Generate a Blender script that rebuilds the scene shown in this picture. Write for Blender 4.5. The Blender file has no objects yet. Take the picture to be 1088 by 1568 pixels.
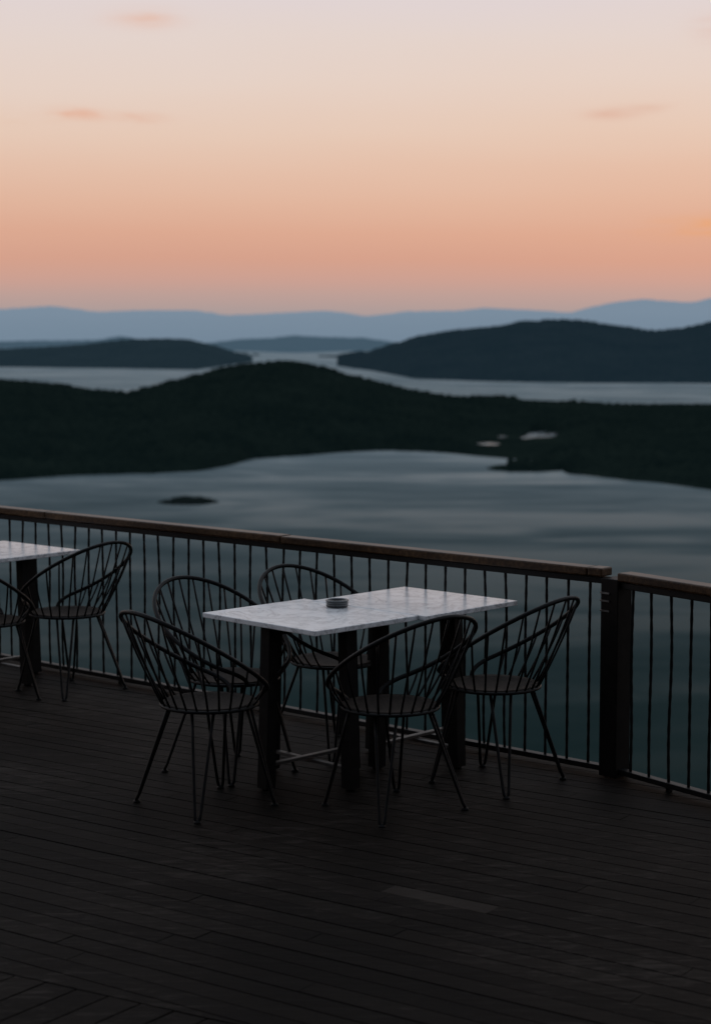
import bpy, bmesh, math, random
import numpy as np
from mathutils import Vector, Matrix
random.seed(7); np.random.seed(7)
scene = bpy.context.scene
scene.view_settings.view_transform = 'Standard'
scene.view_settings.look = 'None'
scene.view_settings.exposure = 0

# ---------------------------------------------------------------- helpers
def lin(c):
    out = []
    for v in c:
        v /= 255.0
        out.append(v/12.92 if v <= 0.04045 else ((v+0.055)/1.055)**2.4)
    return (out[0], out[1], out[2], 1.0)

def new_mat(name):
    m = bpy.data.materials.new(name); m.use_nodes = True
    nt = m.node_tree
    b = nt.nodes.get('Principled BSDF')
    return m, nt, b

def N(nt, typ, **kw):
    n = nt.nodes.new(typ)
    for k, v in kw.items():
        setattr(n, k, v)
    return n

def math_node(nt, op, a, b=None):
    n = nt.nodes.new('ShaderNodeMath'); n.operation = op
    for i, v in enumerate((a, b)):
        if v is None: continue
        if isinstance(v, (int, float)): n.inputs[i].default_value = v
        else: nt.links.new(v, n.inputs[i])
    return n.outputs[0]

def ramp(nt, fac, stops, interp='LINEAR'):
    n = nt.nodes.new('ShaderNodeValToRGB')
    cr = n.color_ramp; cr.interpolation = interp
    cr.elements[0].position = stops[0][0]; cr.elements[0].color = stops[0][1]
    cr.elements[1].position = stops[-1][0]; cr.elements[1].color = stops[-1][1]
    for p, c in stops[1:-1]:
        e = cr.elements.new(p); e.color = c
    nt.links.new(fac, n.inputs[0])
    return n.outputs[0]

def noise(nt, vec, scale, detail=4, rough=0.55, dist=0.0):
    n = nt.nodes.new('ShaderNodeTexNoise')
    n.inputs['Scale'].default_value = scale
    n.inputs['Detail'].default_value = detail
    n.inputs['Roughness'].default_value = rough
    n.inputs['Distortion'].default_value = dist
    if vec is not None: nt.links.new(vec, n.inputs['Vector'])
    return n.outputs['Fac']

def mapping(nt, vec, scale=(1,1,1), rot=(0,0,0)):
    n = nt.nodes.new('ShaderNodeMapping')
    n.inputs['Scale'].default_value = scale
    n.inputs['Rotation'].default_value = rot
    nt.links.new(vec, n.inputs['Vector'])
    return n.outputs[0]

def mix_rgb(nt, fac, a, b, blend='MIX'):
    n = nt.nodes.new('ShaderNodeMix'); n.data_type = 'RGBA'; n.blend_type = blend
    fs = [s for s in n.inputs if s.name == 'Factor' and s.type == 'VALUE'][0]
    As = [s for s in n.inputs if s.name == 'A' and s.type == 'RGBA'][0]
    Bs = [s for s in n.inputs if s.name == 'B' and s.type == 'RGBA'][0]
    for s, v in ((fs, fac), (As, a), (Bs, b)):
        if isinstance(v, (int, float, tuple)): s.default_value = v
        else: nt.links.new(v, s)
    return [o for o in n.outputs if o.type == 'RGBA'][0]

def obj_from_bm(name, bm, mats, smooth=False, parent=None):
    me = bpy.data.meshes.new(name)
    bm.normal_update()
    bm.to_mesh(me); bm.free()
    for m in mats: me.materials.append(m)
    if smooth:
        for p in me.polygons: p.use_smooth = True
    o = bpy.data.objects.new(name, me)
    scene.collection.objects.link(o)
    if parent: o.parent = parent
    return o

def add_box(bm, c, d, mat=0, rotz=0.0, bevel=0.0, M=None):
    geo = bmesh.ops.create_cube(bm, size=1.0)
    vs = geo['verts']
    bmesh.ops.scale(bm, vec=d, verts=vs)
    if bevel > 0:
        es = list({e for v in vs for e in v.link_edges})
        r = bmesh.ops.bevel(bm, geom=es, offset=bevel, segments=2, affect='EDGES', profile=0.5)
        vs = list({v for f in r['faces'] for v in f.verts} | {v for v in vs if v.is_valid})
    T = Matrix.Translation(c) @ Matrix.Rotation(rotz, 4, 'Z')
    if M is not None: T = M
    bmesh.ops.transform(bm, matrix=T, verts=vs)
    for f in {f for v in vs for f in v.link_faces}: f.material_index = mat
    return vs

def tube(bm, pts, r, closed=False, seg=8, mat=0, cap=True):
    pts = [Vector(p) for p in pts]
    n = len(pts); rings = []
    prev = None
    for i, p in enumerate(pts):
        if closed: t = pts[(i+1) % n] - pts[i-1]
        elif i == 0: t = pts[1]-pts[0]
        elif i == n-1: t = pts[-1]-pts[-2]
        else: t = pts[i+1]-pts[i-1]
        t.normalize()
        if prev is None:
            up = Vector((0,0,1)) if abs(t.z) < 0.9 else Vector((1,0,0))
            nrm = t.cross(up).normalized()
        else:
            nrm = (prev - t*prev.dot(t)).normalized()
        prev = nrm
        b = t.cross(nrm)
        rr = r[i] if isinstance(r, (list, tuple)) else r
        rings.append([bm.verts.new(p + (nrm*math.cos(2*math.pi*k/seg)+b*math.sin(2*math.pi*k/seg))*rr) for k in range(seg)])
    m = n if closed else n-1
    for i in range(m):
        a, c = rings[i], rings[(i+1) % n]
        for k in range(seg):
            f = bm.faces.new((a[k], a[(k+1)%seg], c[(k+1)%seg], c[k])); f.smooth = True; f.material_index = mat
    if not closed and cap:
        bm.faces.new(rings[0][::-1]).material_index = mat
        bm.faces.new(rings[-1]).material_index = mat

# ---------------------------------------------------------------- camera
FPX, HZ = 2850.0, 505.0       # focal length / eye level in photo rows (1088 x 1568)
cam_d = bpy.data.cameras.new('camera')
cam = bpy.data.objects.new('camera', cam_d); scene.collection.objects.link(cam)
cam.location = (0, 0, 2.0)
cam.rotation_euler = (math.radians(90) - math.atan((784-HZ)/FPX), 0, 0)
cam_d.sensor_fit = 'VERTICAL'; cam_d.sensor_height = 36; cam_d.sensor_width = 24
cam_d.lens = 36*FPX/1568
cam_d.clip_start = 0.1; cam_d.clip_end = 300000
cam_d.dof.use_dof = True; cam_d.dof.focus_distance = 8.1; cam_d.dof.aperture_fstop = 2.8
scene.camera = cam

# ---------------------------------------------------------------- sky
w = bpy.data.worlds.new('World'); scene.world = w; w.use_nodes = True
nt = w.node_tree; nt.nodes.clear()
out = N(nt, 'ShaderNodeOutputWorld')
tc = N(nt, 'ShaderNodeTexCoord')
sep = N(nt, 'ShaderNodeSeparateXYZ'); nt.links.new(tc.outputs['Generated'], sep.inputs[0])
dx, dy, dz = sep.outputs
zc = math_node(nt, 'MAXIMUM', dz, 0.0)
wv = mapping(nt, tc.outputs['Generated'], scale=(3, 3, 22))
und = noise(nt, wv, 1.0, 2, 0.5)
und = math_node(nt, 'MULTIPLY', math_node(nt, 'SUBTRACT', und, 0.5), 0.02)
zc2 = math_node(nt, 'MAXIMUM', math_node(nt, 'ADD', zc, math_node(nt,'MULTIPLY',und, math_node(nt,'MINIMUM',math_node(nt,'MULTIPLY',zc,12.0),1.0))), 0.0)
fac = math_node(nt, 'SQRT', zc2)
st = []
for y, c in ((505,(150,148,154)),(475,(172,156,154)),(450,(188,159,152)),(425,(203,160,147)),(395,(213,161,141)),(350,(220,169,146)),
             (300,(225,181,158)),(250,(228,191,170)),(200,(230,201,183)),(120,(230,209,197)),(50,(228,212,205)),(0,(225,212,211))):
    st.append((math.sqrt((505-y)/3000.0), lin(c)))
st += [(math.sqrt(.25), lin((212,210,213))), (math.sqrt(.42), lin((190,196,206))), (1.0, lin((180,189,202)))]
skycol = ramp(nt, fac, st)
az = math_node(nt, 'DIVIDE', dx, math_node(nt, 'MAXIMUM', dy, 0.05))
front = math_node(nt, 'GREATER_THAN', dy, 0.1)
cn = noise(nt, mapping(nt, tc.outputs['Generated'], scale=(18, 18, 120)), 1.0, 4, 0.65, 0.5)
cnr = math_node(nt, 'MINIMUM', math_node(nt, 'MAXIMUM', math_node(nt, 'MULTIPLY', math_node(nt, 'SUBTRACT', cn, 0.36), 3.6), 0.0), 1.0)
def cloud(base, x, y, sx, sy, col, amt, tilt=0.0):
    a0 = (x-544)/FPX; z0 = (505-y)/3000.0
    u = math_node(nt, 'DIVIDE', math_node(nt, 'SUBTRACT', az, a0), sx/FPX)
    zt = math_node(nt, 'SUBTRACT', zc, math_node(nt, 'MULTIPLY', math_node(nt,'SUBTRACT',az,a0), tilt))
    v = math_node(nt, 'DIVIDE', math_node(nt, 'SUBTRACT', zt, z0), sy/3000.0)
    r2 = math_node(nt, 'ADD', math_node(nt, 'MULTIPLY', u, u), math_node(nt, 'MULTIPLY', v, v))
    g = math_node(nt, 'POWER', 2.71828, math_node(nt, 'MULTIPLY', r2, -1.0))
    g = math_node(nt, 'MULTIPLY', math_node(nt, 'MULTIPLY', g, cnr), amt)
    g = math_node(nt, 'MULTIPLY', g, front)
    return mix_rgb(nt, g, base, lin(col))
for args in ((232,25,50,13,(228,184,164),.9,0.0),(128,170,40,9,(226,158,126),.85,-0.03),(215,174,36,7,(224,168,142),.75,-.04),
             (935,168,38,9,(216,163,142),.8,0.05),(985,162,32,6,(218,174,154),.65,.03),(1085,344,115,15,(232,164,112),1.0,0.07),
             (1080,45,35,18,(222,188,176),.6,0),(40,180,60,10,(226,184,156),.5,0)):
    skycol = cloud(skycol, *args)
bf = N(nt, 'ShaderNodeMapRange'); nt.links.new(dy, bf.inputs[0])
bf.inputs[1].default_value = -0.7; bf.inputs[2].default_value = 0.35; bf.inputs[3].default_value = 1.0; bf.inputs[4].default_value = 0.0
skycol = mix_rgb(nt, bf.outputs[0], skycol, lin((118,128,144)))
bg = N(nt, 'ShaderNodeBackground'); nt.links.new(skycol, bg.inputs[0]); bg.inputs[1].default_value = 0.985
sky = N(nt, 'ShaderNodeTexSky'); sky.sky_type = 'NISHITA'; sky.sun_disc = False
SUN_EL, SUN_AZ = math.radians(1.0), math.radians(20)
sky.sun_elevation = SUN_EL; sky.sun_rotation = SUN_AZ
bg2 = N(nt, 'ShaderNodeBackground'); nt.links.new(sky.outputs[0], bg2.inputs[0]); bg2.inputs[1].default_value = 0.003
ad = N(nt, 'ShaderNodeAddShader'); nt.links.new(bg.outputs[0], ad.inputs[0]); nt.links.new(bg2.outputs[0], ad.inputs[1])
nt.links.new(ad.outputs[0], out.inputs[0])

sl = bpy.data.lights.new('sun', 'SUN'); sl.energy = 0.05; sl.angle = math.radians(12); sl.color = (1, .72, .5)
so = bpy.data.objects.new('sun', sl); scene.collection.objects.link(so)
sd = Vector((math.sin(SUN_AZ)*math.cos(.09), math.cos(SUN_AZ)*math.cos(.09), math.sin(.09)))
so.rotation_euler = sd.to_track_quat('Z', 'Y').to_euler()

# ---------------------------------------------------------------- materials
def geo_pos(nt):
    return N(nt, 'ShaderNodeNewGeometry').outputs['Position']

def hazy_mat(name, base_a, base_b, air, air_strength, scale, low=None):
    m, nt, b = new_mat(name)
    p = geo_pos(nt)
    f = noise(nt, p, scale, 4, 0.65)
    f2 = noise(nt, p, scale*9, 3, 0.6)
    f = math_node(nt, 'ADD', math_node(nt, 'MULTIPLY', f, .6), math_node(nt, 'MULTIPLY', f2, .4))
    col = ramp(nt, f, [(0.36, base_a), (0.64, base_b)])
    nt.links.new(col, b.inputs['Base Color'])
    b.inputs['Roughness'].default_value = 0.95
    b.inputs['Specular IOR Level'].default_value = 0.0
    if air_strength > 0:   # airlight of the evening haze, painted on as surface emission
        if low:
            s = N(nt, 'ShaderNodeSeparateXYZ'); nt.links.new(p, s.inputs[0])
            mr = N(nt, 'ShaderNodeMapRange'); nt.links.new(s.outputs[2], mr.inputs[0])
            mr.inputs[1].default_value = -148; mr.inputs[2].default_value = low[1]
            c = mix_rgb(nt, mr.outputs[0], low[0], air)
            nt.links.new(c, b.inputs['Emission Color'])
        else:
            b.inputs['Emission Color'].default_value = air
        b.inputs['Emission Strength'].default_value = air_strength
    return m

def water_mat():
    m, nt, b = new_mat('sea_water')
    nt.nodes.remove(b)
    outn = [n for n in nt.nodes if n.type == 'OUTPUT_MATERIAL'][0]
    p = geo_pos(nt)
    st1 = noise(nt, mapping(nt, p, scale=(.0022, .0036, 1), rot=(0,0,math.radians(14))), 1.0, 4, 0.52, 1.6)
    st2 = noise(nt, mapping(nt, p, scale=(.006, .016, 1), rot=(0,0,math.radians(-10))), 1.0, 3, 0.5, 1.2)
    s = math_node(nt, 'ADD', math_node(nt, 'MULTIPLY', st1, .68), math_node(nt, 'MULTIPLY', st2, .32))
    cm_ = N(nt, 'ShaderNodeMapRange'); nt.links.new(s, cm_.inputs[0])
    cm_.inputs[1].default_value = .38; cm_.inputs[2].default_value = .61
    calm = cm_.outputs[0]
    rr = N(nt, 'ShaderNodeMapRange'); nt.links.new(calm, rr.inputs[0])
    rr.inputs[3].default_value = .50; rr.inputs[4].default_value = .32
    wv = noise(nt, mapping(nt, p, scale=(.05, .09, .05)), 1.0, 4, .6)
    wv2 = noise(nt, mapping(nt, p, scale=(.30, .5, .3)), 1.0, 3, .6)
    hgt = math_node(nt, 'ADD', math_node(nt, 'MULTIPLY', wv, 2.2), math_node(nt, 'MULTIPLY', wv2, .5))
    bp = N(nt, 'ShaderNodeBump'); bp.inputs['Strength'].default_value = .8; bp.inputs['Distance'].default_value = 1.0
    nt.links.new(hgt, bp.inputs['Height'])
    gl = N(nt, 'ShaderNodeBsdfGlossy'); nt.links.new(rr.outputs[0], gl.inputs['Roughness'])
    tint = ramp(nt, calm, [(0, (.33,.425,.475,1)), (.5, (.46,.58,.64,1)), (1, (.74,.87,.93,1))])
    nt.links.new(tint, gl.inputs['Color']); nt.links.new(bp.outputs[0], gl.inputs['Normal'])
    df = N(nt, 'ShaderNodeBsdfDiffuse'); df.inputs['Color'].default_value = (.008, .023, .021, 1)
    fr = N(nt, 'ShaderNodeFresnel'); fr.inputs['IOR'].default_value = 1.33
    f2 = math_node(nt, 'MINIMUM', math_node(nt, 'MULTIPLY', math_node(nt, 'POWER', fr.outputs[0], 2.8), 1.22), .38)
    mx = N(nt, 'ShaderNodeMixShader'); nt.links.new(f2, mx.inputs[0]); nt.links.new(df.outputs[0], mx.inputs[1]); nt.links.new(gl.outputs[0], mx.inputs[2])
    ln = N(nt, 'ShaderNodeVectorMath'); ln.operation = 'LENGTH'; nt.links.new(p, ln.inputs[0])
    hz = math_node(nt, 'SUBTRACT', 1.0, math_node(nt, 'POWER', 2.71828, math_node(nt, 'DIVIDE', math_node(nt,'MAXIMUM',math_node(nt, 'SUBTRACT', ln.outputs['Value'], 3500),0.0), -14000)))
    em = N(nt, 'ShaderNodeEmission'); em.inputs[0].default_value = lin((122,140,154)); em.inputs[1].default_value = .85  # haze over far water, painted as a glow that grows with distance
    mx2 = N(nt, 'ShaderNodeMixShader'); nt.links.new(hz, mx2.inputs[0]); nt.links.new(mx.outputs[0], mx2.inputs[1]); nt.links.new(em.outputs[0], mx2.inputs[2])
    nt.links.new(mx2.outputs[0], outn.inputs['Surface'])
    return m

# ---------------------------------------------------------------- terrain
_g = {}
def vnoise(x, y, seed):
    if seed not in _g: _g[seed] = np.random.RandomState(seed).rand(256, 256)
    g = _g[seed]
    xi = np.floor(x).astype(int); yi = np.floor(y).astype(int)
    fx = x-xi; fy = y-yi
    fx = fx*fx*(3-2*fx); fy = fy*fy*(3-2*fy)
    a = g[xi % 256, yi % 256]; b = g[(xi+1) % 256, yi % 256]
    c = g[xi % 256, (yi+1) % 256]; d = g[(xi+1) % 256, (yi+1) % 256]
    return (a*(1-fx)+b*fx)*(1-fy)+(c*(1-fx)+d*fx)*fy
def fbm(x, y, seed, o=4):
    s = 0; a = 1; t = 0
    for i in range(o):
        s = s + a*(vnoise(x*2**i, y*2**i, seed+i)-.5); t += a; a *= .5
    return s/t*2
def crowns(x, y, cell, seed):
    rng = np.random.RandomState(seed)
    jx = rng.rand(512, 512); jy = rng.rand(512, 512); hh = rng.rand(512, 512)
    xi = np.floor(x/cell).astype(int); yi = np.floor(y/cell).astype(int)
    best = np.zeros_like(x)
    for i in (-1, 0, 1):
        for j in (-1, 0, 1):
            a = (xi+i) % 512; b = (yi+j) % 512
            sx = (xi+i+jx[a, b])*cell; sy = (yi+j+jy[a, b])*cell
            d2 = ((x-sx)**2+(y-sy)**2)/(cell*.72)**2
            h = (.25+.75*hh[a, b])*(np.clip(1-d2, 0, 1))**.8
            best = np.maximum(best, h)
    return best

SEA = -148.0
EYE = 150.0
def land(name, shore, crest, Dcrest, back, na, nd, amp, cell, treeh, mat, amin=-.26, amax=.26, extra=None, seed=3, pw=.8, trees_min=1.0, nscale=300.):
    """shore / crest: surveyed bearings of the waterline and of the skyline as seen from the terrace"""
    cx = np.array([(p[0]-544)/FPX for p in crest]); cd = np.array([(p[1]-HZ)/FPX for p in crest])
    sx = np.array([(p[0]-544)/FPX for p in shore]); sdst = np.array([EYE*FPX/(p[1]-HZ) for p in shore])
    dx_ = np.array([(p[0]-544)/FPX for p in Dcrest]); dd = np.array([p[1] for p in Dcrest])
    a = np.linspace(amin, amax, na)
    Dc = np.interp(a, dx_, dd); Ds = np.interp(a, sx, sdst)
    dip = np.interp(a, cx, cd)
    k = np.ones(7)/7
    dip = np.convolve(np.pad(dip, 3, 'edge'), k, 'valid'); Ds = np.convolve(np.pad(Ds, 3, 'edge'), k, 'valid')
    zcr = EYE - dip*Dc - treeh*.7
    d = np.linspace(0, 1, nd)
    lo = Ds.min()-150; hi = (Dc.max()+back)
    D = lo+(hi-lo)*d
    A, DD = np.meshgrid(a, D)
    X = A*DD; Y = DD
    Dc2 = Dc[None, :]; wob = fbm(X/nscale*1.6, Y/nscale*1.6, seed+40, 4)*(hi-lo)*.02
    Ds2 = Ds[None, :]+wob
    s = (DD-Ds2)/(Dc2-Ds2)
    up = np.where(s <= 0, s*4, np.clip(s, 0, 1)**pw*(1.25-.25*np.clip(s,0,1)))
    dn = np.clip((DD-Dc2)/back, 0, 1)
    prof = np.where(s <= 1, up, 1-(dn*dn*(3-2*dn))*1.15)
    z = prof*np.maximum(zcr[None, :], -6)
    z = np.where(s<=0, s*15, z)
    nz = fbm(X/nscale, Y/nscale, seed, 5)
    z = z + nz*amp*np.clip(s, 0, 1)*np.clip(1-np.exp(-((s-1)/.25)**2)*.75, 0, 1)*np.clip(zcr/40,0,1)[None,:]
    tmask = 1.0
    if extra: z, tmask = extra(A, DD, X, Y, z)
    cr = crowns(X, Y, cell, seed+9)
    clear = np.clip((fbm(X/90, Y/90, seed+77, 3)+.6)*3, 0.2, 1)*tmask
    z = z + np.where(z > trees_min, cr*treeh*clear, 0)
    verts = np.stack([X.ravel(), Y.ravel(), (z+SEA).ravel()], 1)
    i = np.arange(nd-1)[:, None]*na + np.arange(na-1)[None, :]
    quads = np.stack([i, i+1, i+na+1, i+na], -1).reshape(-1, 4)
    me = bpy.data.meshes.new(name)
    me.vertices.add(len(verts)); me.vertices.foreach_set('co', verts.ravel().astype(np.float32))
    me.loops.add(quads.size); me.loops.foreach_set('vertex_index', quads.ravel().astype(np.int32))
    me.polygons.add(len(quads)); me.polygons.foreach_set('loop_start', np.arange(0, quads.size, 4, dtype=np.int32))
    me.update(calc_edges=True)
    me.materials.append(mat)
    o = bpy.data.objects.new(name, me); scene.collection.objects.link(o)
    return o

m_near = hazy_mat('pine_forest_near', (.005,.009,.0075,1), (.014,.021,.016,1), lin((15,29,32)), .24, .012)
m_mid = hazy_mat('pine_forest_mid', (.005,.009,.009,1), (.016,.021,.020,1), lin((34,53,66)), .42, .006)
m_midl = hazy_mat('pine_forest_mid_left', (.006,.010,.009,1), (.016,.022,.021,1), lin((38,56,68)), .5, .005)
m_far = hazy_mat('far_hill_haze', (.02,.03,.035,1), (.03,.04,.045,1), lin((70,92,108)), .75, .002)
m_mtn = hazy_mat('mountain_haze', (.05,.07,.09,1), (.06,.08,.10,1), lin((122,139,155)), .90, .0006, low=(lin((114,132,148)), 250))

def ell(A, DD, cx, cy, rx, ry):
    a0 = (cx-544)/FPX; D0 = EYE*FPX/(cy-HZ)
    sa = rx/FPX; sD = ry*EYE*FPX/(cy-HZ)**2
    return ((A-a0)/sa)**2 + ((DD-D0)/sD)**2
def head_extra(A, DD, X, Y, z):
    q = ell(A, DD, 790, 677, 115, 21)
    g = np.exp(-q**2*.6)
    z = z*(1-.96*g) + .9*g
    wob = fbm(X/26., Y/60., 91, 4)*1.1
    for e in (ell(A,DD,748,680,20,3.6), ell(A,DD,832,665,24,5.0), ell(A,DD,806,670,10,2.5), ell(A,DD,768,669,8,2.2)):
        z = np.where(e+wob < 1.2, np.minimum(z, (e+wob-1.2)*4), z)
    tm_ = 1-np.clip(1.7-ell(A, DD, 795, 679, 85, 18), 0, 1)*.95
    q = ell(A, DD, 812, 716, 72, 6)+wob*.4
    z = np.maximum(z, 1.6*(1-q))
    return z, tm_

land('wooded_headland',
     [(-300,736),(0,732),(100,728),(230,725),(300,722),(345,714),(390,703),(450,698),(520,694),(600,690),(740,694),(820,700),(850,712),(870,726),(960,737),(1088,748),(1400,765)],
     [(-300,590),(-100,583),(0,583),(60,586),(130,594),(195,600),(230,591),(300,572),(350,560),(400,554),(440,552),(480,557),(520,567),(570,582),(620,596),(680,604),(740,612),(800,617),(860,620),(940,627),(1000,630),(1088,628),(1400,640)],
     [(-300,3000),(0,3050),(420,3100),(700,2980),(1400,2880)], 900, 640, 480, 16, 11.0, 10.5, m_near, extra=head_extra, seed=5)
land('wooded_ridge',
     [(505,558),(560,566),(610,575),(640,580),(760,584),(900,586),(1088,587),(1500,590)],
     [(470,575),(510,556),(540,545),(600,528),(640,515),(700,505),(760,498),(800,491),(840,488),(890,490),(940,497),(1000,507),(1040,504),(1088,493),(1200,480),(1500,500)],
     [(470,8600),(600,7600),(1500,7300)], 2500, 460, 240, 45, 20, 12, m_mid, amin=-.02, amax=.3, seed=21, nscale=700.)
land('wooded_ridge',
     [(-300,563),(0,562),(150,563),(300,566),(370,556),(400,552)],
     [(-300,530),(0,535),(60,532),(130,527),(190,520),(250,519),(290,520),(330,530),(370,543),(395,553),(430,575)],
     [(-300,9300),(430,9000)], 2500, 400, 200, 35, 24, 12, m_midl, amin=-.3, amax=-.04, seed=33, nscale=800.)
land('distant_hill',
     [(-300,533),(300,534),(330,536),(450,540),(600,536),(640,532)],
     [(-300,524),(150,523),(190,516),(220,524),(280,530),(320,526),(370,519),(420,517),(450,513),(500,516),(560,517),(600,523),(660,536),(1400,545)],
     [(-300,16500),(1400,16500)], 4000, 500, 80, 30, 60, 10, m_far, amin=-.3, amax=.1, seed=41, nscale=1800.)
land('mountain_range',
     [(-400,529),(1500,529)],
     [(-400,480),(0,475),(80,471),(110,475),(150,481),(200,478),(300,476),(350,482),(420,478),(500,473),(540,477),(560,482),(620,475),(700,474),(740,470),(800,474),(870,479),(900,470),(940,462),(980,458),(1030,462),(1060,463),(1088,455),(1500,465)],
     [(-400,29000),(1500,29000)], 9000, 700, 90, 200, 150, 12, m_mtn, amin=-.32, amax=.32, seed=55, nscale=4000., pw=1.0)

bm = bmesh.new()
S = 150000
vs = [bm.verts.new(v) for v in ((-S,-2000,SEA),(S,-2000,SEA),(S,S,SEA),(-S,S,SEA))]
bm.faces.new(vs)
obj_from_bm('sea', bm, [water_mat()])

# still lagoon water trapped behind the shore of the headland
m, nt_, b_ = new_mat('still_lagoon_water')
nt_.nodes.remove(b_)
on_ = [n for n in nt_.nodes if n.type == 'OUTPUT_MATERIAL'][0]
nb = noise(nt_, mapping(nt_, geo_pos(nt_), scale=(.08,.05,1)), 1.0, 4, .6)
g_ = N(nt_, 'ShaderNodeBsdfGlossy'); nt_.links.new(ramp(nt_, nb, [(.4,(.12,.12,.12,1)),(.65,(.3,.3,.3,1))]), g_.inputs['Roughness'])
g_.inputs['Color'].default_value = (.56,.66,.72,1)
d_ = N(nt_, 'ShaderNodeBsdfDiffuse'); d_.inputs['Color'].default_value = (.03,.04,.04,1)
x_ = N(nt_, 'ShaderNodeMixShader'); x_.inputs[0].default_value = .72
nt_.links.new(d_.outputs[0], x_.inputs[1]); nt_.links.new(g_.outputs[0], x_.inputs[2]); nt_.links.new(x_.outputs[0], on_.inputs['Surface'])
bm = bmesh.new()
D1, D2 = 2330., 2800.
f = bm.faces.new([bm.verts.new(v) for v in ((.042*D1,D1,SEA+.25),(.118*D1,D1,SEA+.25),(.118*D2,D2,SEA+.25),(.042*D2,D2,SEA+.25))])
obj_from_bm('lagoon', bm, [m])

m_islet = hazy_mat('islet_scrub', (.006,.010,.009,1), (.015,.02,.017,1), lin((20,30,34)), .2, .1)
bm = bmesh.new()
bmesh.ops.create_grid(bm, x_segments=60, y_segments=40, size=1)
D0 = EYE*FPX/(769-HZ)
for v in bm.verts:
    x, y = v.co.x, v.co.y
    r = math.hypot(x, y)*(1+.25*float(fbm(np.array([x*2+5]), np.array([y*2+3]), 8, 3)[0]))
    h = 4.6*(1-r*r)*(1 if x > -.55 else .5)
    h += 1.8*float(fbm(np.array([x*9+30]), np.array([y*9+30]), 12, 3)[0]) if h > .5 else 0
    v.co = Vector((x*27, y*24, max(h, -3)))
o = obj_from_bm('islet', bm, [m_islet])
o.location = ((287-544)/FPX*D0, D0, SEA)

m_hs = hazy_mat('hillside_scrub', (.010,.018,.012,1), (.03,.04,.025,1), (0,0,0,1), 0, .2)
gx, gy = 120, 110
XX, YY = np.meshgrid(np.linspace(-450, 450, gx), np.linspace(-60, 480, gy))
nn = fbm(XX/30.+40, YY/30.+40, 60, 4)
ZZ = np.maximum(-4.2-.37*np.maximum(0, YY-4)+nn*2.0*np.clip((YY-2)/40, 0, 1)-abs(XX)*.02, SEA-4)
me = bpy.data.meshes.new('hillside')
me.from_pydata(np.stack([XX.ravel(), YY.ravel(), ZZ.ravel()], 1).tolist(), [],
               [(j*gx+i, j*gx+i+1, (j+1)*gx+i+1, (j+1)*gx+i) for j in range(gy-1) for i in range(gx-1)])
me.materials.append(m_hs)
for p in me.polygons: p.use_smooth = True
scene.collection.objects.link(bpy.data.objects.new('hillside', me))

# ---------------------------------------------------------------- terrace deck
RA, RB = Vector((-2.155, 11.16)), Vector((1.125, 8.255))
RC = Vector((1.161, 8.22)); RD = Vector((1.475, 7.78))
udir = (RB-RA).normalized(); ndir = Vector((-udir.y, udir.x))
u2 = (RD-RC).normalized(); n2 = Vector((-u2.y, u2.x))

def deck_mat():
    m, nt, b = new_mat('stained_deck_boards')
    at = N(nt, 'ShaderNodeAttribute', attribute_name='tone')
    tcn = N(nt, 'ShaderNodeTexCoord').outputs['Object']
    g1 = noise(nt, mapping(nt, tcn, scale=(2.5, 60, 1), rot=(0,0,math.radians(35))), 1.0, 5, .6, .5)
    g2 = noise(nt, tcn, 1.0, 5, .62, .3)
    g3 = noise(nt, mapping(nt, tcn, scale=(6, 34, 1), rot=(0,0,math.radians(35))), 1.0, 6, .78, .5)
    t = math_node(nt, 'ADD', math_node(nt, 'MULTIPLY', g1, .36), math_node(nt, 'MULTIPLY', g2, .48))
    t = math_node(nt, 'ADD', t, math_node(nt, 'MULTIPLY', at.outputs['Fac'], .15))
    col = ramp(nt, t, [(.34, (.0042,.0034,.0028,1)), (.50, (.0085,.0068,.0056,1)), (.66, (.0160,.0129,.0106,1)), (.90, (.042,.035,.030,1))])
    wear = N(nt, 'ShaderNodeMapRange'); nt.links.new(math_node(nt, 'MULTIPLY', g3, math_node(nt,'ADD',g2,.5)), wear.inputs[0])
    wear.inputs[1].default_value = .54; wear.inputs[2].default_value = .70
    col = mix_rgb(nt, math_node(nt, 'MULTIPLY', wear.outputs[0], .8), col, (.044,.037,.032,1))
    nt.links.new(col, b.inputs['Base Color'])
    rr = N(nt, 'ShaderNodeMapRange'); nt.links.new(g1, rr.inputs[0]); rr.inputs[3].default_value = .5; rr.inputs[4].default_value = .85
    nt.links.new(rr.outputs[0], b.inputs['Roughness'])
    b.inputs['Specular IOR Level'].default_value = .035
    bp = N(nt, 'ShaderNodeBump'); bp.inputs['Strength'].default_value = .5; bp.inputs['Distance'].default_value = .005
    nt.links.new(g3, bp.inputs['Height']); nt.links.new(bp.outputs[0], b.inputs['Normal'])
    return m
m_deck = deck_mat()
def simple(name, col, rough, spec=.3, metal=0.0, nscale=20, var=.35, bump=0.0):
    m, nt, b = new_mat(name)
    tcn = N(nt, 'ShaderNodeTexCoord').outputs['Object']
    f = noise(nt, tcn, nscale, 4, .6)
    c1 = tuple(v*(1-var) for v in col)+(1,); c2 = tuple(v*(1+var) for v in col)+(1,)
    nt.links.new(ramp(nt, f, [(.35, c1), (.65, c2)]), b.inputs['Base Color'])
    b.inputs['Roughness'].default_value = rough; b.inputs['Metallic'].default_value = metal
    b.inputs['Specular IOR Level'].default_value = spec
    if bump:
        bp = N(nt, 'ShaderNodeBump'); bp.inputs['Strength'].default_value = bump; bp.inputs['Distance'].default_value = .002
        nt.links.new(f, bp.inputs['Height']); nt.links.new(bp.outputs[0], b.inputs['Normal'])
    return m
m_black = simple('black_painted_steel', (.006,.006,.0062), .5, .16, nscale=40)
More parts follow.
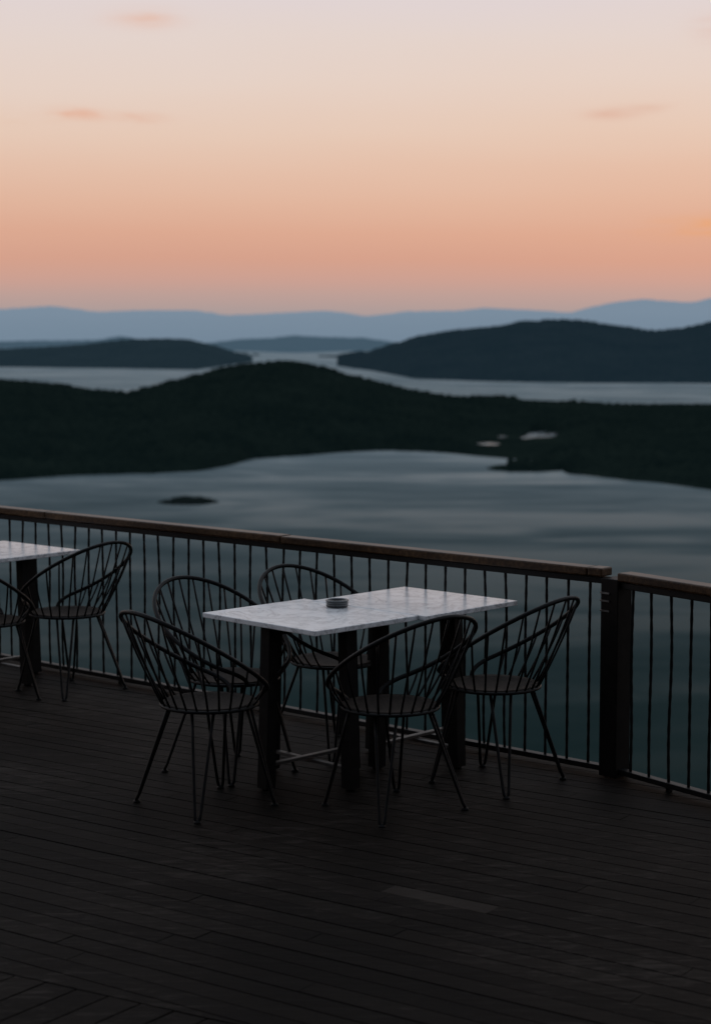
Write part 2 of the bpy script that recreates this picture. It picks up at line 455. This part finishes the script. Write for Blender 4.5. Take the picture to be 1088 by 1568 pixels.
m_dark = simple('dark_substructure', (.003,.0026,.0022), .9, .05)
m_legw = simple('black_table_leg', (.006,.006,.006), .55, .12)
m_bar = simple('worn_steel_bar', (.06,.055,.05), .5, .3, metal=.2)
m_seat = simple('dark_woven_seat', (.024,.019,.016), .75, .1, nscale=60, bump=.5)
m_post = simple('dark_steel_post', (.006,.0048,.0042), .55, .12)
m_clip = simple('zinc_clip', (.12,.115,.11), .4, .5, metal=.4)

def rail_wood():
    m, nt, b = new_mat('varnished_rail_wood')
    tcn = N(nt, 'ShaderNodeTexCoord').outputs['Object']
    g = noise(nt, mapping(nt, tcn, scale=(3, 90, 60), rot=(0,0,math.radians(41.5))), 1.0, 4, .6, .3)
    h = noise(nt, tcn, 3.0, 4, .6)
    t = math_node(nt, 'ADD', math_node(nt, 'MULTIPLY', g, .5), math_node(nt, 'MULTIPLY', h, .5))
    nt.links.new(ramp(nt, t, [(.36, (.016,.008,.0036,1)), (.50, (.050,.026,.012,1)), (.64, (.11,.060,.029,1))]), b.inputs['Base Color'])
    b.inputs['Roughness'].default_value = .42; b.inputs['Specular IOR Level'].default_value = .2
    return m
m_rail = rail_wood()

def planks(bm, ang, gapw, pw, layer, srange, trange, origin, patch=None):
    ca, sa = math.cos(ang), math.sin(ang)
    t = trange[0]
    while t < trange[1]:
        special = patch and abs(t+pw/2-patch[1]) < pw/2
        s = srange[0]-random.random()*3
        segs = []
        if special:
            segs = [(srange[0], patch[0]-.22, .3), (patch[0]-.22, patch[0]+.22, 2.3), (patch[0]+.22, srange[1], .4)]
        else:
            while s < srange[1]:
                L = random.uniform(1.6, 3.8); segs.append((s, s+L, random.random())); s += L
        for s0, s1, tone in segs:
            zj = random.uniform(-.001, .001); w0 = t; w1 = t+pw-gapw
            c = .002
            prof = [(w0,-.028),(w1,-.028),(w1,-c+zj),(w1-c,zj),(w0+c,zj),(w0,-c+zj)]
            rings = []
            for ss in (s0+.0012, s1-.0012):
                rings.append([bm.verts.new((origin[0]+ss*ca-tt*sa, origin[1]+ss*sa+tt*ca, zz)) for tt, zz in prof])
            fs = []
            n = len(prof)
            for k in range(n):
                fs.append(bm.faces.new((rings[0][k], rings[0][(k+1)%n], rings[1][(k+1)%n], rings[1][k])))
            fs.append(bm.faces.new(rings[0])); fs.append(bm.faces.new(rings[1][::-1]))
            for f in fs: f[layer] = tone
        t += pw

def clip(bm, co, no):
    bmesh.ops.bisect_plane(bm, geom=bm.verts[:]+bm.edges[:]+bm.faces[:], plane_co=co, plane_no=no, clear_outer=True)

DA = math.radians(-35)
def w2l(x, y):
    ca, sa = math.cos(DA), math.sin(DA); x0, y0 = x, y-8
    return (x0*ca+y0*sa, -x0*sa+y0*ca)
ps = w2l(.31, 6.43)
bma = bmesh.new(); lay = bma.faces.layers.float.new('tone')
planks(bma, DA, .003, .098, lay, (-8, 8), (-10, 6.5), (0, 8), patch=ps)
edge = .06
e1 = RA+ndir*edge; e2 = RC+n2*edge
clip(bma, (e1.x, e1.y, 0), (ndir.x, ndir.y, 0))
clip(bma, (e2.x, e2.y, 0), (n2.x, n2.y, 0))
BL = Vector((-1.11, 5.66)); BD = (Vector((-.367, 5.23))-BL).normalized(); BN = Vector((BD.y, -BD.x))
if BN.y > 0: BN = -BN
clip(bma, (BL.x, BL.y, 0), (BN.x, BN.y, 0))
bmesh.ops.recalc_face_normals(bma, faces=bma.faces[:])
deck_o = obj_from_bm('wooden_deck', bma, [m_deck])
bmb = bmesh.new(); lay = bmb.faces.layers.float.new('tone')
planks(bmb, math.radians(55), .005, .12, lay, (-9, 6), (-6, 6), (0, 4))
clip(bmb, (BL.x+BN.x*.006, BL.y+BN.y*.006, 0), (-BN.x, -BN.y, 0))
clip(bmb, (e2.x, e2.y, 0), (n2.x, n2.y, 0))
bmesh.ops.recalc_face_normals(bmb, faces=bmb.faces[:])
obj_from_bm('deck_border_section', bmb, [m_deck], parent=deck_o)
bm = bmesh.new()
L1 = RA-udir*6+ndir*.055
def isect(p, d, q, e):
    den = d.x*e.y-d.y*e.x; t = ((q.x-p.x)*e.y-(q.y-p.y)*e.x)/den; return p+d*t
cor = isect(RA+ndir*.055, udir, RC+n2*.055, u2)
L3 = RC+u2*9+n2*.055
poly = [L1, cor, L3, Vector((5, -4)), Vector((-8, -4))]
top = [bm.verts.new((p.x, p.y, -.032)) for p in poly]; bot = [bm.verts.new((p.x, p.y, -.24)) for p in poly]
bm.faces.new(top); bm.faces.new(bot[::-1])
for k in range(5):
    bm.faces.new((top[k], bot[k], bot[(k+1)%5], top[(k+1)%5]))
bmesh.ops.recalc_face_normals(bm, faces=bm.faces[:])
for p in (cor-ndir*.3-udir*.2, RA-ndir*.3, RA-udir*4-ndir*.3, RC+u2*3-n2*.3, RC+u2*7-n2*.3, Vector((-4,4)), Vector((2,3))):
    add_box(bm, (p.x, p.y, -2.75), (.18, .18, 5.0), rotz=math.atan2(udir.y, udir.x))
obj_from_bm('substructure', bm, [m_dark], parent=deck_o)

# ---------------------------------------------------------------- added restaurant wall and roof, unseen behind the viewpoint, to shade the near deck
m_wall = simple('blocker_timber', (.05,.04,.033), .8, .2, nscale=6)
m_glass = simple('blocker_glass', (.01,.012,.014), .1, .5)
blocker = bpy.data.objects.new('added_restaurant_blocker', None); scene.collection.objects.link(blocker)
bm = bmesh.new()
add_box(bm, (0, -2.6, 1.7), (13, .25, 3.4))
for k in range(6):
    add_box(bm, (-5+2*k, -2.46, 1.25), (.10, .09, 2.5))
    add_box(bm, (-4+2*k, -2.47, 2.42), (1.88, .07, .08))
obj_from_bm('blocker_wall', bm, [m_wall], parent=blocker)
bm = bmesh.new()
for k in range(5): add_box(bm, (-4+2*k, -2.468, 1.22), (1.86, .03, 2.3))
obj_from_bm('blocker_windows', bm, [m_glass], parent=blocker)
bm = bmesh.new()
add_box(bm, (0, .6, 3.33), (13, 6.6, .12))
for k in range(14): add_box(bm, (-6.2+k*.95, .6, 3.19), (.07, 6.3, .14))
add_box(bm, (0, 3.80, 3.17), (13, .12, .2))
for x in (-5.8, 5.0): add_box(bm, (x, 3.6, 1.56), (.14, .14, 3.1))
obj_from_bm('blocker_roof', bm, [m_wall], parent=blocker)

# ---------------------------------------------------------------- railing
rail_e = bpy.data.objects.new('railing', None); scene.collection.objects.link(rail_e)
def run(p0, p1, name, topz, nbal_start, spacing, caplen=1.9):
    d = (p1-p0); L = d.length; d.normalize(); n = Vector((-d.y, d.x)); ang = math.atan2(d.y, d.x)
    bm = bmesh.new()
    s = 0
    while s < L:
        l = min(caplen, L-s); c = p0+d*(s+l/2)
        add_box(bm, (c.x, c.y, topz-.0195+random.uniform(-.002,.002)), (l-.005, .088, .039), rotz=ang+random.uniform(-.001,.001), bevel=.007)
        s += l
    obj_from_bm(name+'_handrail_cap', bm, [m_rail], parent=rail_e)
    bm = bmesh.new()
    c = (p0+p1)/2
    add_box(bm, (c.x, c.y, topz-.0565), (L, .05, .028), rotz=ang, bevel=.003)
    add_box(bm, (c.x, c.y, .032), (L, .045, .024), rotz=ang, bevel=.003)
    s = nbal_start
    while s < L-.02:
        q = p0+d*s
        jx, jy = random.uniform(-.005, .005), random.uniform(-.005, .005)
        pts = []
        K = 24
        for k in range(K+1):
            zz = .03+(topz-.08)*k/K
            pts.append((q.x+jx*math.sin(k*.3), q.y+jy*math.sin(k*.23), zz))
        rad = [.0078 if (k % 2) else .0062 for k in range(K+1)]
        tube(bm, pts, rad, seg=6)
        s += spacing+random.uniform(-.003,.003)
    s = .3
    while s < L:
        q = p0+d*s; add_box(bm, (q.x, q.y, .010), (.02, .02, .020), rotz=ang); s += 1.2
    obj_from_bm(name+'_balusters', bm, [m_black], parent=rail_e)
run(RA-udir*5.2, RB, 'main', .942, .05, .119)
st2 = RC+u2*.045
run(st2, RC+u2*7, 'side', .930, .06, .119)
bm = bmesh.new()
pa = (math.atan2(udir.y, udir.x)+math.atan2(u2.y, u2.x))/2
add_box(bm, (RC.x, RC.y, .4525), (.098, .098, .895), rotz=pa, bevel=.004)
obj_from_bm('post', bm, [m_post], parent=rail_e)
bm = bmesh.new()
pd = Vector((math.cos(pa), math.sin(pa))); pn = Vector((-pd.y, pd.x))
for z in (.835, .80, .755):
    c = RC-pn*.052-pd*.022
    add_box(bm, (c.x, c.y, z), (.05, .006, .007), rotz=pa)
    c = RC-pd*.052-pn*.022
    add_box(bm, (c.x, c.y, z), (.006, .05, .007), rotz=pa)
obj_from_bm('post_clips', bm, [m_clip], parent=rail_e)

# ---------------------------------------------------------------- tables
def marble():
    m, nt, b = new_mat('white_marble')
    tcn = N(nt, 'ShaderNodeTexCoord').outputs['Object']
    wn = N(nt, 'ShaderNodeTexNoise'); nt.links.new(tcn, wn.inputs['Vector']); wn.inputs['Scale'].default_value = 5.0
    wn.inputs['Detail'].default_value = 9; wn.inputs['Distortion'].default_value = .9; wn.inputs['Roughness'].default_value = .66
    v = math_node(nt, 'ABSOLUTE', math_node(nt, 'SUBTRACT', wn.outputs['Fac'], .5))
    vein = ramp(nt, v, [(0.0, (.46,.465,.47,1)), (.012, (.74,.74,.742,1)), (.05, (.90,.90,.90,1)), (.3, (.93,.93,.92,1))])
    cl = noise(nt, tcn, 16, 6, .7, .4)
    clc = ramp(nt, cl, [(.32, (.80,.80,.81,1)), (.56, (1,1,1,1))])
    nt.links.new(mix_rgb(nt, 1.0, vein, clc, 'MULTIPLY'), b.inputs['Base Color'])
    b.inputs['Roughness'].default_value = .28; b.inputs['Specular IOR Level'].default_value = .5
    return m
m_marble = marble()

def make_table_mesh(SX, SY):
    bm = bmesh.new()
    add_box(bm, (0,0,.739), (SX, SY, .022), mat=0, bevel=.003)
    add_box(bm, (0,0,.717), (.50, .07, .02), mat=1)
    add_box(bm, (0,0,.695), (.07, .50, .02), mat=1)
    for k, (dx_, dy_) in enumerate(((1,0),(-1,0),(0,1),(0,-1))):
        t, bt, hw = .235, .260, .028
        x0, y0 = dx_*t, dy_*t; x1, y1 = dx_*bt, dy_*bt
        vs = []
        for (cx, cy, z) in ((x1, y1, .012), (x0, y0, .727)):
            for sx, sy in ((-1,-1),(1,-1),(1,1),(-1,1)):
                vs.append(bm.verts.new((cx+sx*hw, cy+sy*hw, z)))
        for f in ((3,2,1,0),(4,5,6,7),(0,1,5,4),(1,2,6,5),(2,3,7,6),(3,0,4,7)):
            bm.faces.new([vs[i] for i in f]).material_index = 1
        tube(bm, [(x1,y1,0),(x1,y1,.013)], .02, seg=12, mat=1)
    add_box(bm, (0,0,.095), (.50, .03, .014), mat=2, bevel=.002)
    add_box(bm, (0,0,.1115), (.03, .50, .014), mat=2, bevel=.002)
    me = bpy.data.meshes.new('cafe_table'); bm.normal_update(); bm.to_mesh(me); bm.free()
    for m in (m_marble, m_legw, m_bar): me.materials.append(m)
    return me
tm = make_table_mesh(.70, .645)
def put(name, me, x, y, ang):
    o = bpy.data.objects.new(name, me); scene.collection.objects.link(o)
    o.location = (x, y, 0); o.rotation_euler = (0, 0, ang); return o
put('cafe_table', tm, .275, 8.555, math.radians(-43))
tm2 = make_table_mesh(.73, .62)
o = put('cafe_table', tm2, -.203, 8.155, math.radians(-45.5))
o.location.z = -.002
tang = math.atan2(udir.y, udir.x)
vdir = -ndir
c = Vector((-1.567, 10.56)) - udir*.35 + vdir*.325
put('cafe_table', tm, c.x, c.y, tang)

# ---------------------------------------------------------------- chairs
def make_chair():
    bm = bmesh.new()
    SR, SZ = .195, .438
    prof = [(0,-.006),(.06,-.005),(.12,-.002),(.17,.004),(SR,.008),(SR+.003,0),(SR,-.012),(.12,-.016),(0,-.018)]
    seg = 40; rings = []
    for r, z in prof:
        if r == 0: rings.append([bm.verts.new((0,0,SZ+z))])
        else: rings.append([bm.verts.new((r*math.cos(2*math.pi*k/seg), r*math.sin(2*math.pi*k/seg), SZ+z)) for k in range(seg)])
    for a, b in zip(rings[:-1], rings[1:]):
        for k in range(seg):
            k2 = (k+1) % seg
            if len(a) == 1: f = bm.faces.new((a[0], b[k], b[k2]))
            elif len(b) == 1: f = bm.faces.new((a[k], b[0], a[k2]))
            else: f = bm.faces.new((a[k], b[k], b[k2], a[k2]))
            f.smooth = True; f.material_index = 1
    tube(bm, [((SR+.008)*math.cos(2*math.pi*k/48), (SR+.008)*math.sin(2*math.pi*k/48), SZ-.004) for k in range(48)], .0075, closed=True)
    R, C = .300, -.074
    def hoop(phi):
        x = R*1.03*math.sin(phi)
        y = C - R*math.cos(phi)
        t = (y-(C-R))/(2*R)
        z = .855 - .385*t**.95
        return Vector((x, y, z))
    lim = math.radians(142)
    pts = [hoop(-lim+2*lim*k/64) for k in range(65)]
    def tail(sgn):
        p0 = hoop(sgn*lim); p1 = hoop(sgn*(lim+math.radians(16)))
        e = Vector((sgn*.085, SR*.92, SZ+.002))
        c1 = p1+Vector((-sgn*.01, .0, -.01))
        return [p0.lerp(c1, t)*(1-t)+c1.lerp(e, t)*t for t in (.15,.3,.45,.6,.75,.88,1.0)]
    pts = tail(-1)[::-1]+pts+tail(1)
    tube(bm, pts, .0098, seg=10)
    n = 19
    for i in range(n):
        ph = math.radians(-128+256*i/(n-1))
        top = hoop(ph)
        ps_ = ph*.93
        base = Vector((SR*1.02*math.sin(ps_), -SR*1.02*math.cos(ps_), SZ-.002))
        mid = base.lerp(top, .5)+Vector((math.sin(ph), -math.cos(ph), 0))*.012+Vector((0,0,-.012))
        seq = [(base.lerp(mid, t)*(1-t)+mid.lerp(top, t)*t) for t in (0,.2,.4,.6,.8,1)]
        tube(bm, seq, .0048, seg=6)
    for a in (45, 135, 225, 315):
        a = math.radians(a)
        back = math.sin(a) < 0
        fr = .315 if back else .275
        foot = Vector((fr*math.cos(a), fr*math.sin(a), .008))
        tn = Vector((-math.sin(a), math.cos(a), 0))
        A = Vector((.165*math.cos(a), .165*math.sin(a), SZ-.012))
        p = [A+tn*.045]
        for t in (.25,.5,.75,.93): p.append((A+tn*.045).lerp(foot+tn*.010, t))
        for th in (20, 60, 90, 120, 160):
            th = math.radians(th); p.append(foot+tn*.010*math.cos(th)+Vector((0,0,.012-.012*math.sin(th))))
        for t in (.93,.75,.5,.25,0): p.append((A-tn*.045).lerp(foot-tn*.010, t))
        tube(bm, p, .0068, seg=8)
        tube(bm, [(foot.x, foot.y, 0),(foot.x, foot.y, .007),(foot.x,foot.y,.012)], [.016,.015,.009], seg=12)
    bmesh.ops.recalc_face_normals(bm, faces=bm.faces[:])
    me = bpy.data.meshes.new('wire_chair'); bm.to_mesh(me); bm.free()
    me.materials.append(m_black); me.materials.append(m_seat)
    return me
cm = make_chair()
def chair(x, y, face_deg):
    put('wire_chair', cm, x, y, math.radians(face_deg-90))
chair(-.615, 7.73, 40)
chair(.145, 7.67, 128)
chair(.612, 8.13, 141)
chair(-.550, 8.31, -44)
chair(-.100, 8.73, -47)
chair(-1.60, 10.24, 140)
chair(-1.99, 9.93, 50)

# ---------------------------------------------------------------- ashtray
m_ash = simple('ashtray_glass', (.10,.11,.115), .2, .6, nscale=30)
m_ashd = simple('ashtray_dark_band', (.01,.01,.011), .35, .4, nscale=30)
bm = bmesh.new()
prof = [(0,.004),(.036,.004),(.040,.010),(.042,.030),(.046,.035),(.051,.034),(.053,.028),(.048,.024),(.052,.019),(.048,.015),(.0515,.010),(.049,.004),(.046,0),(0,0)]
seg = 40; rings = []
for r, z in prof:
    rings.append([bm.verts.new((r*math.cos(2*math.pi*k/seg), r*math.sin(2*math.pi*k/seg), z)) for k in range(seg)] if r else [bm.verts.new((0,0,z))])
for j, (a, b) in enumerate(zip(rings[:-1], rings[1:])):
    for k in range(seg):
        k2 = (k+1) % seg
        if len(a) == 1: f = bm.faces.new((a[0], b[k], b[k2]))
        elif len(b) == 1: f = bm.faces.new((a[k], b[0], a[k2]))
        else: f = bm.faces.new((a[k], b[k], b[k2], a[k2]))
        f.material_index = 1 if j in (1, 2, 6, 8, 10) else 0
bmesh.ops.recalc_face_normals(bm, faces=bm.faces[:])
o = obj_from_bm('ashtray', bm, [m_ash, m_ashd], smooth=True)
o.location = (-.083, 8.36, .7488)
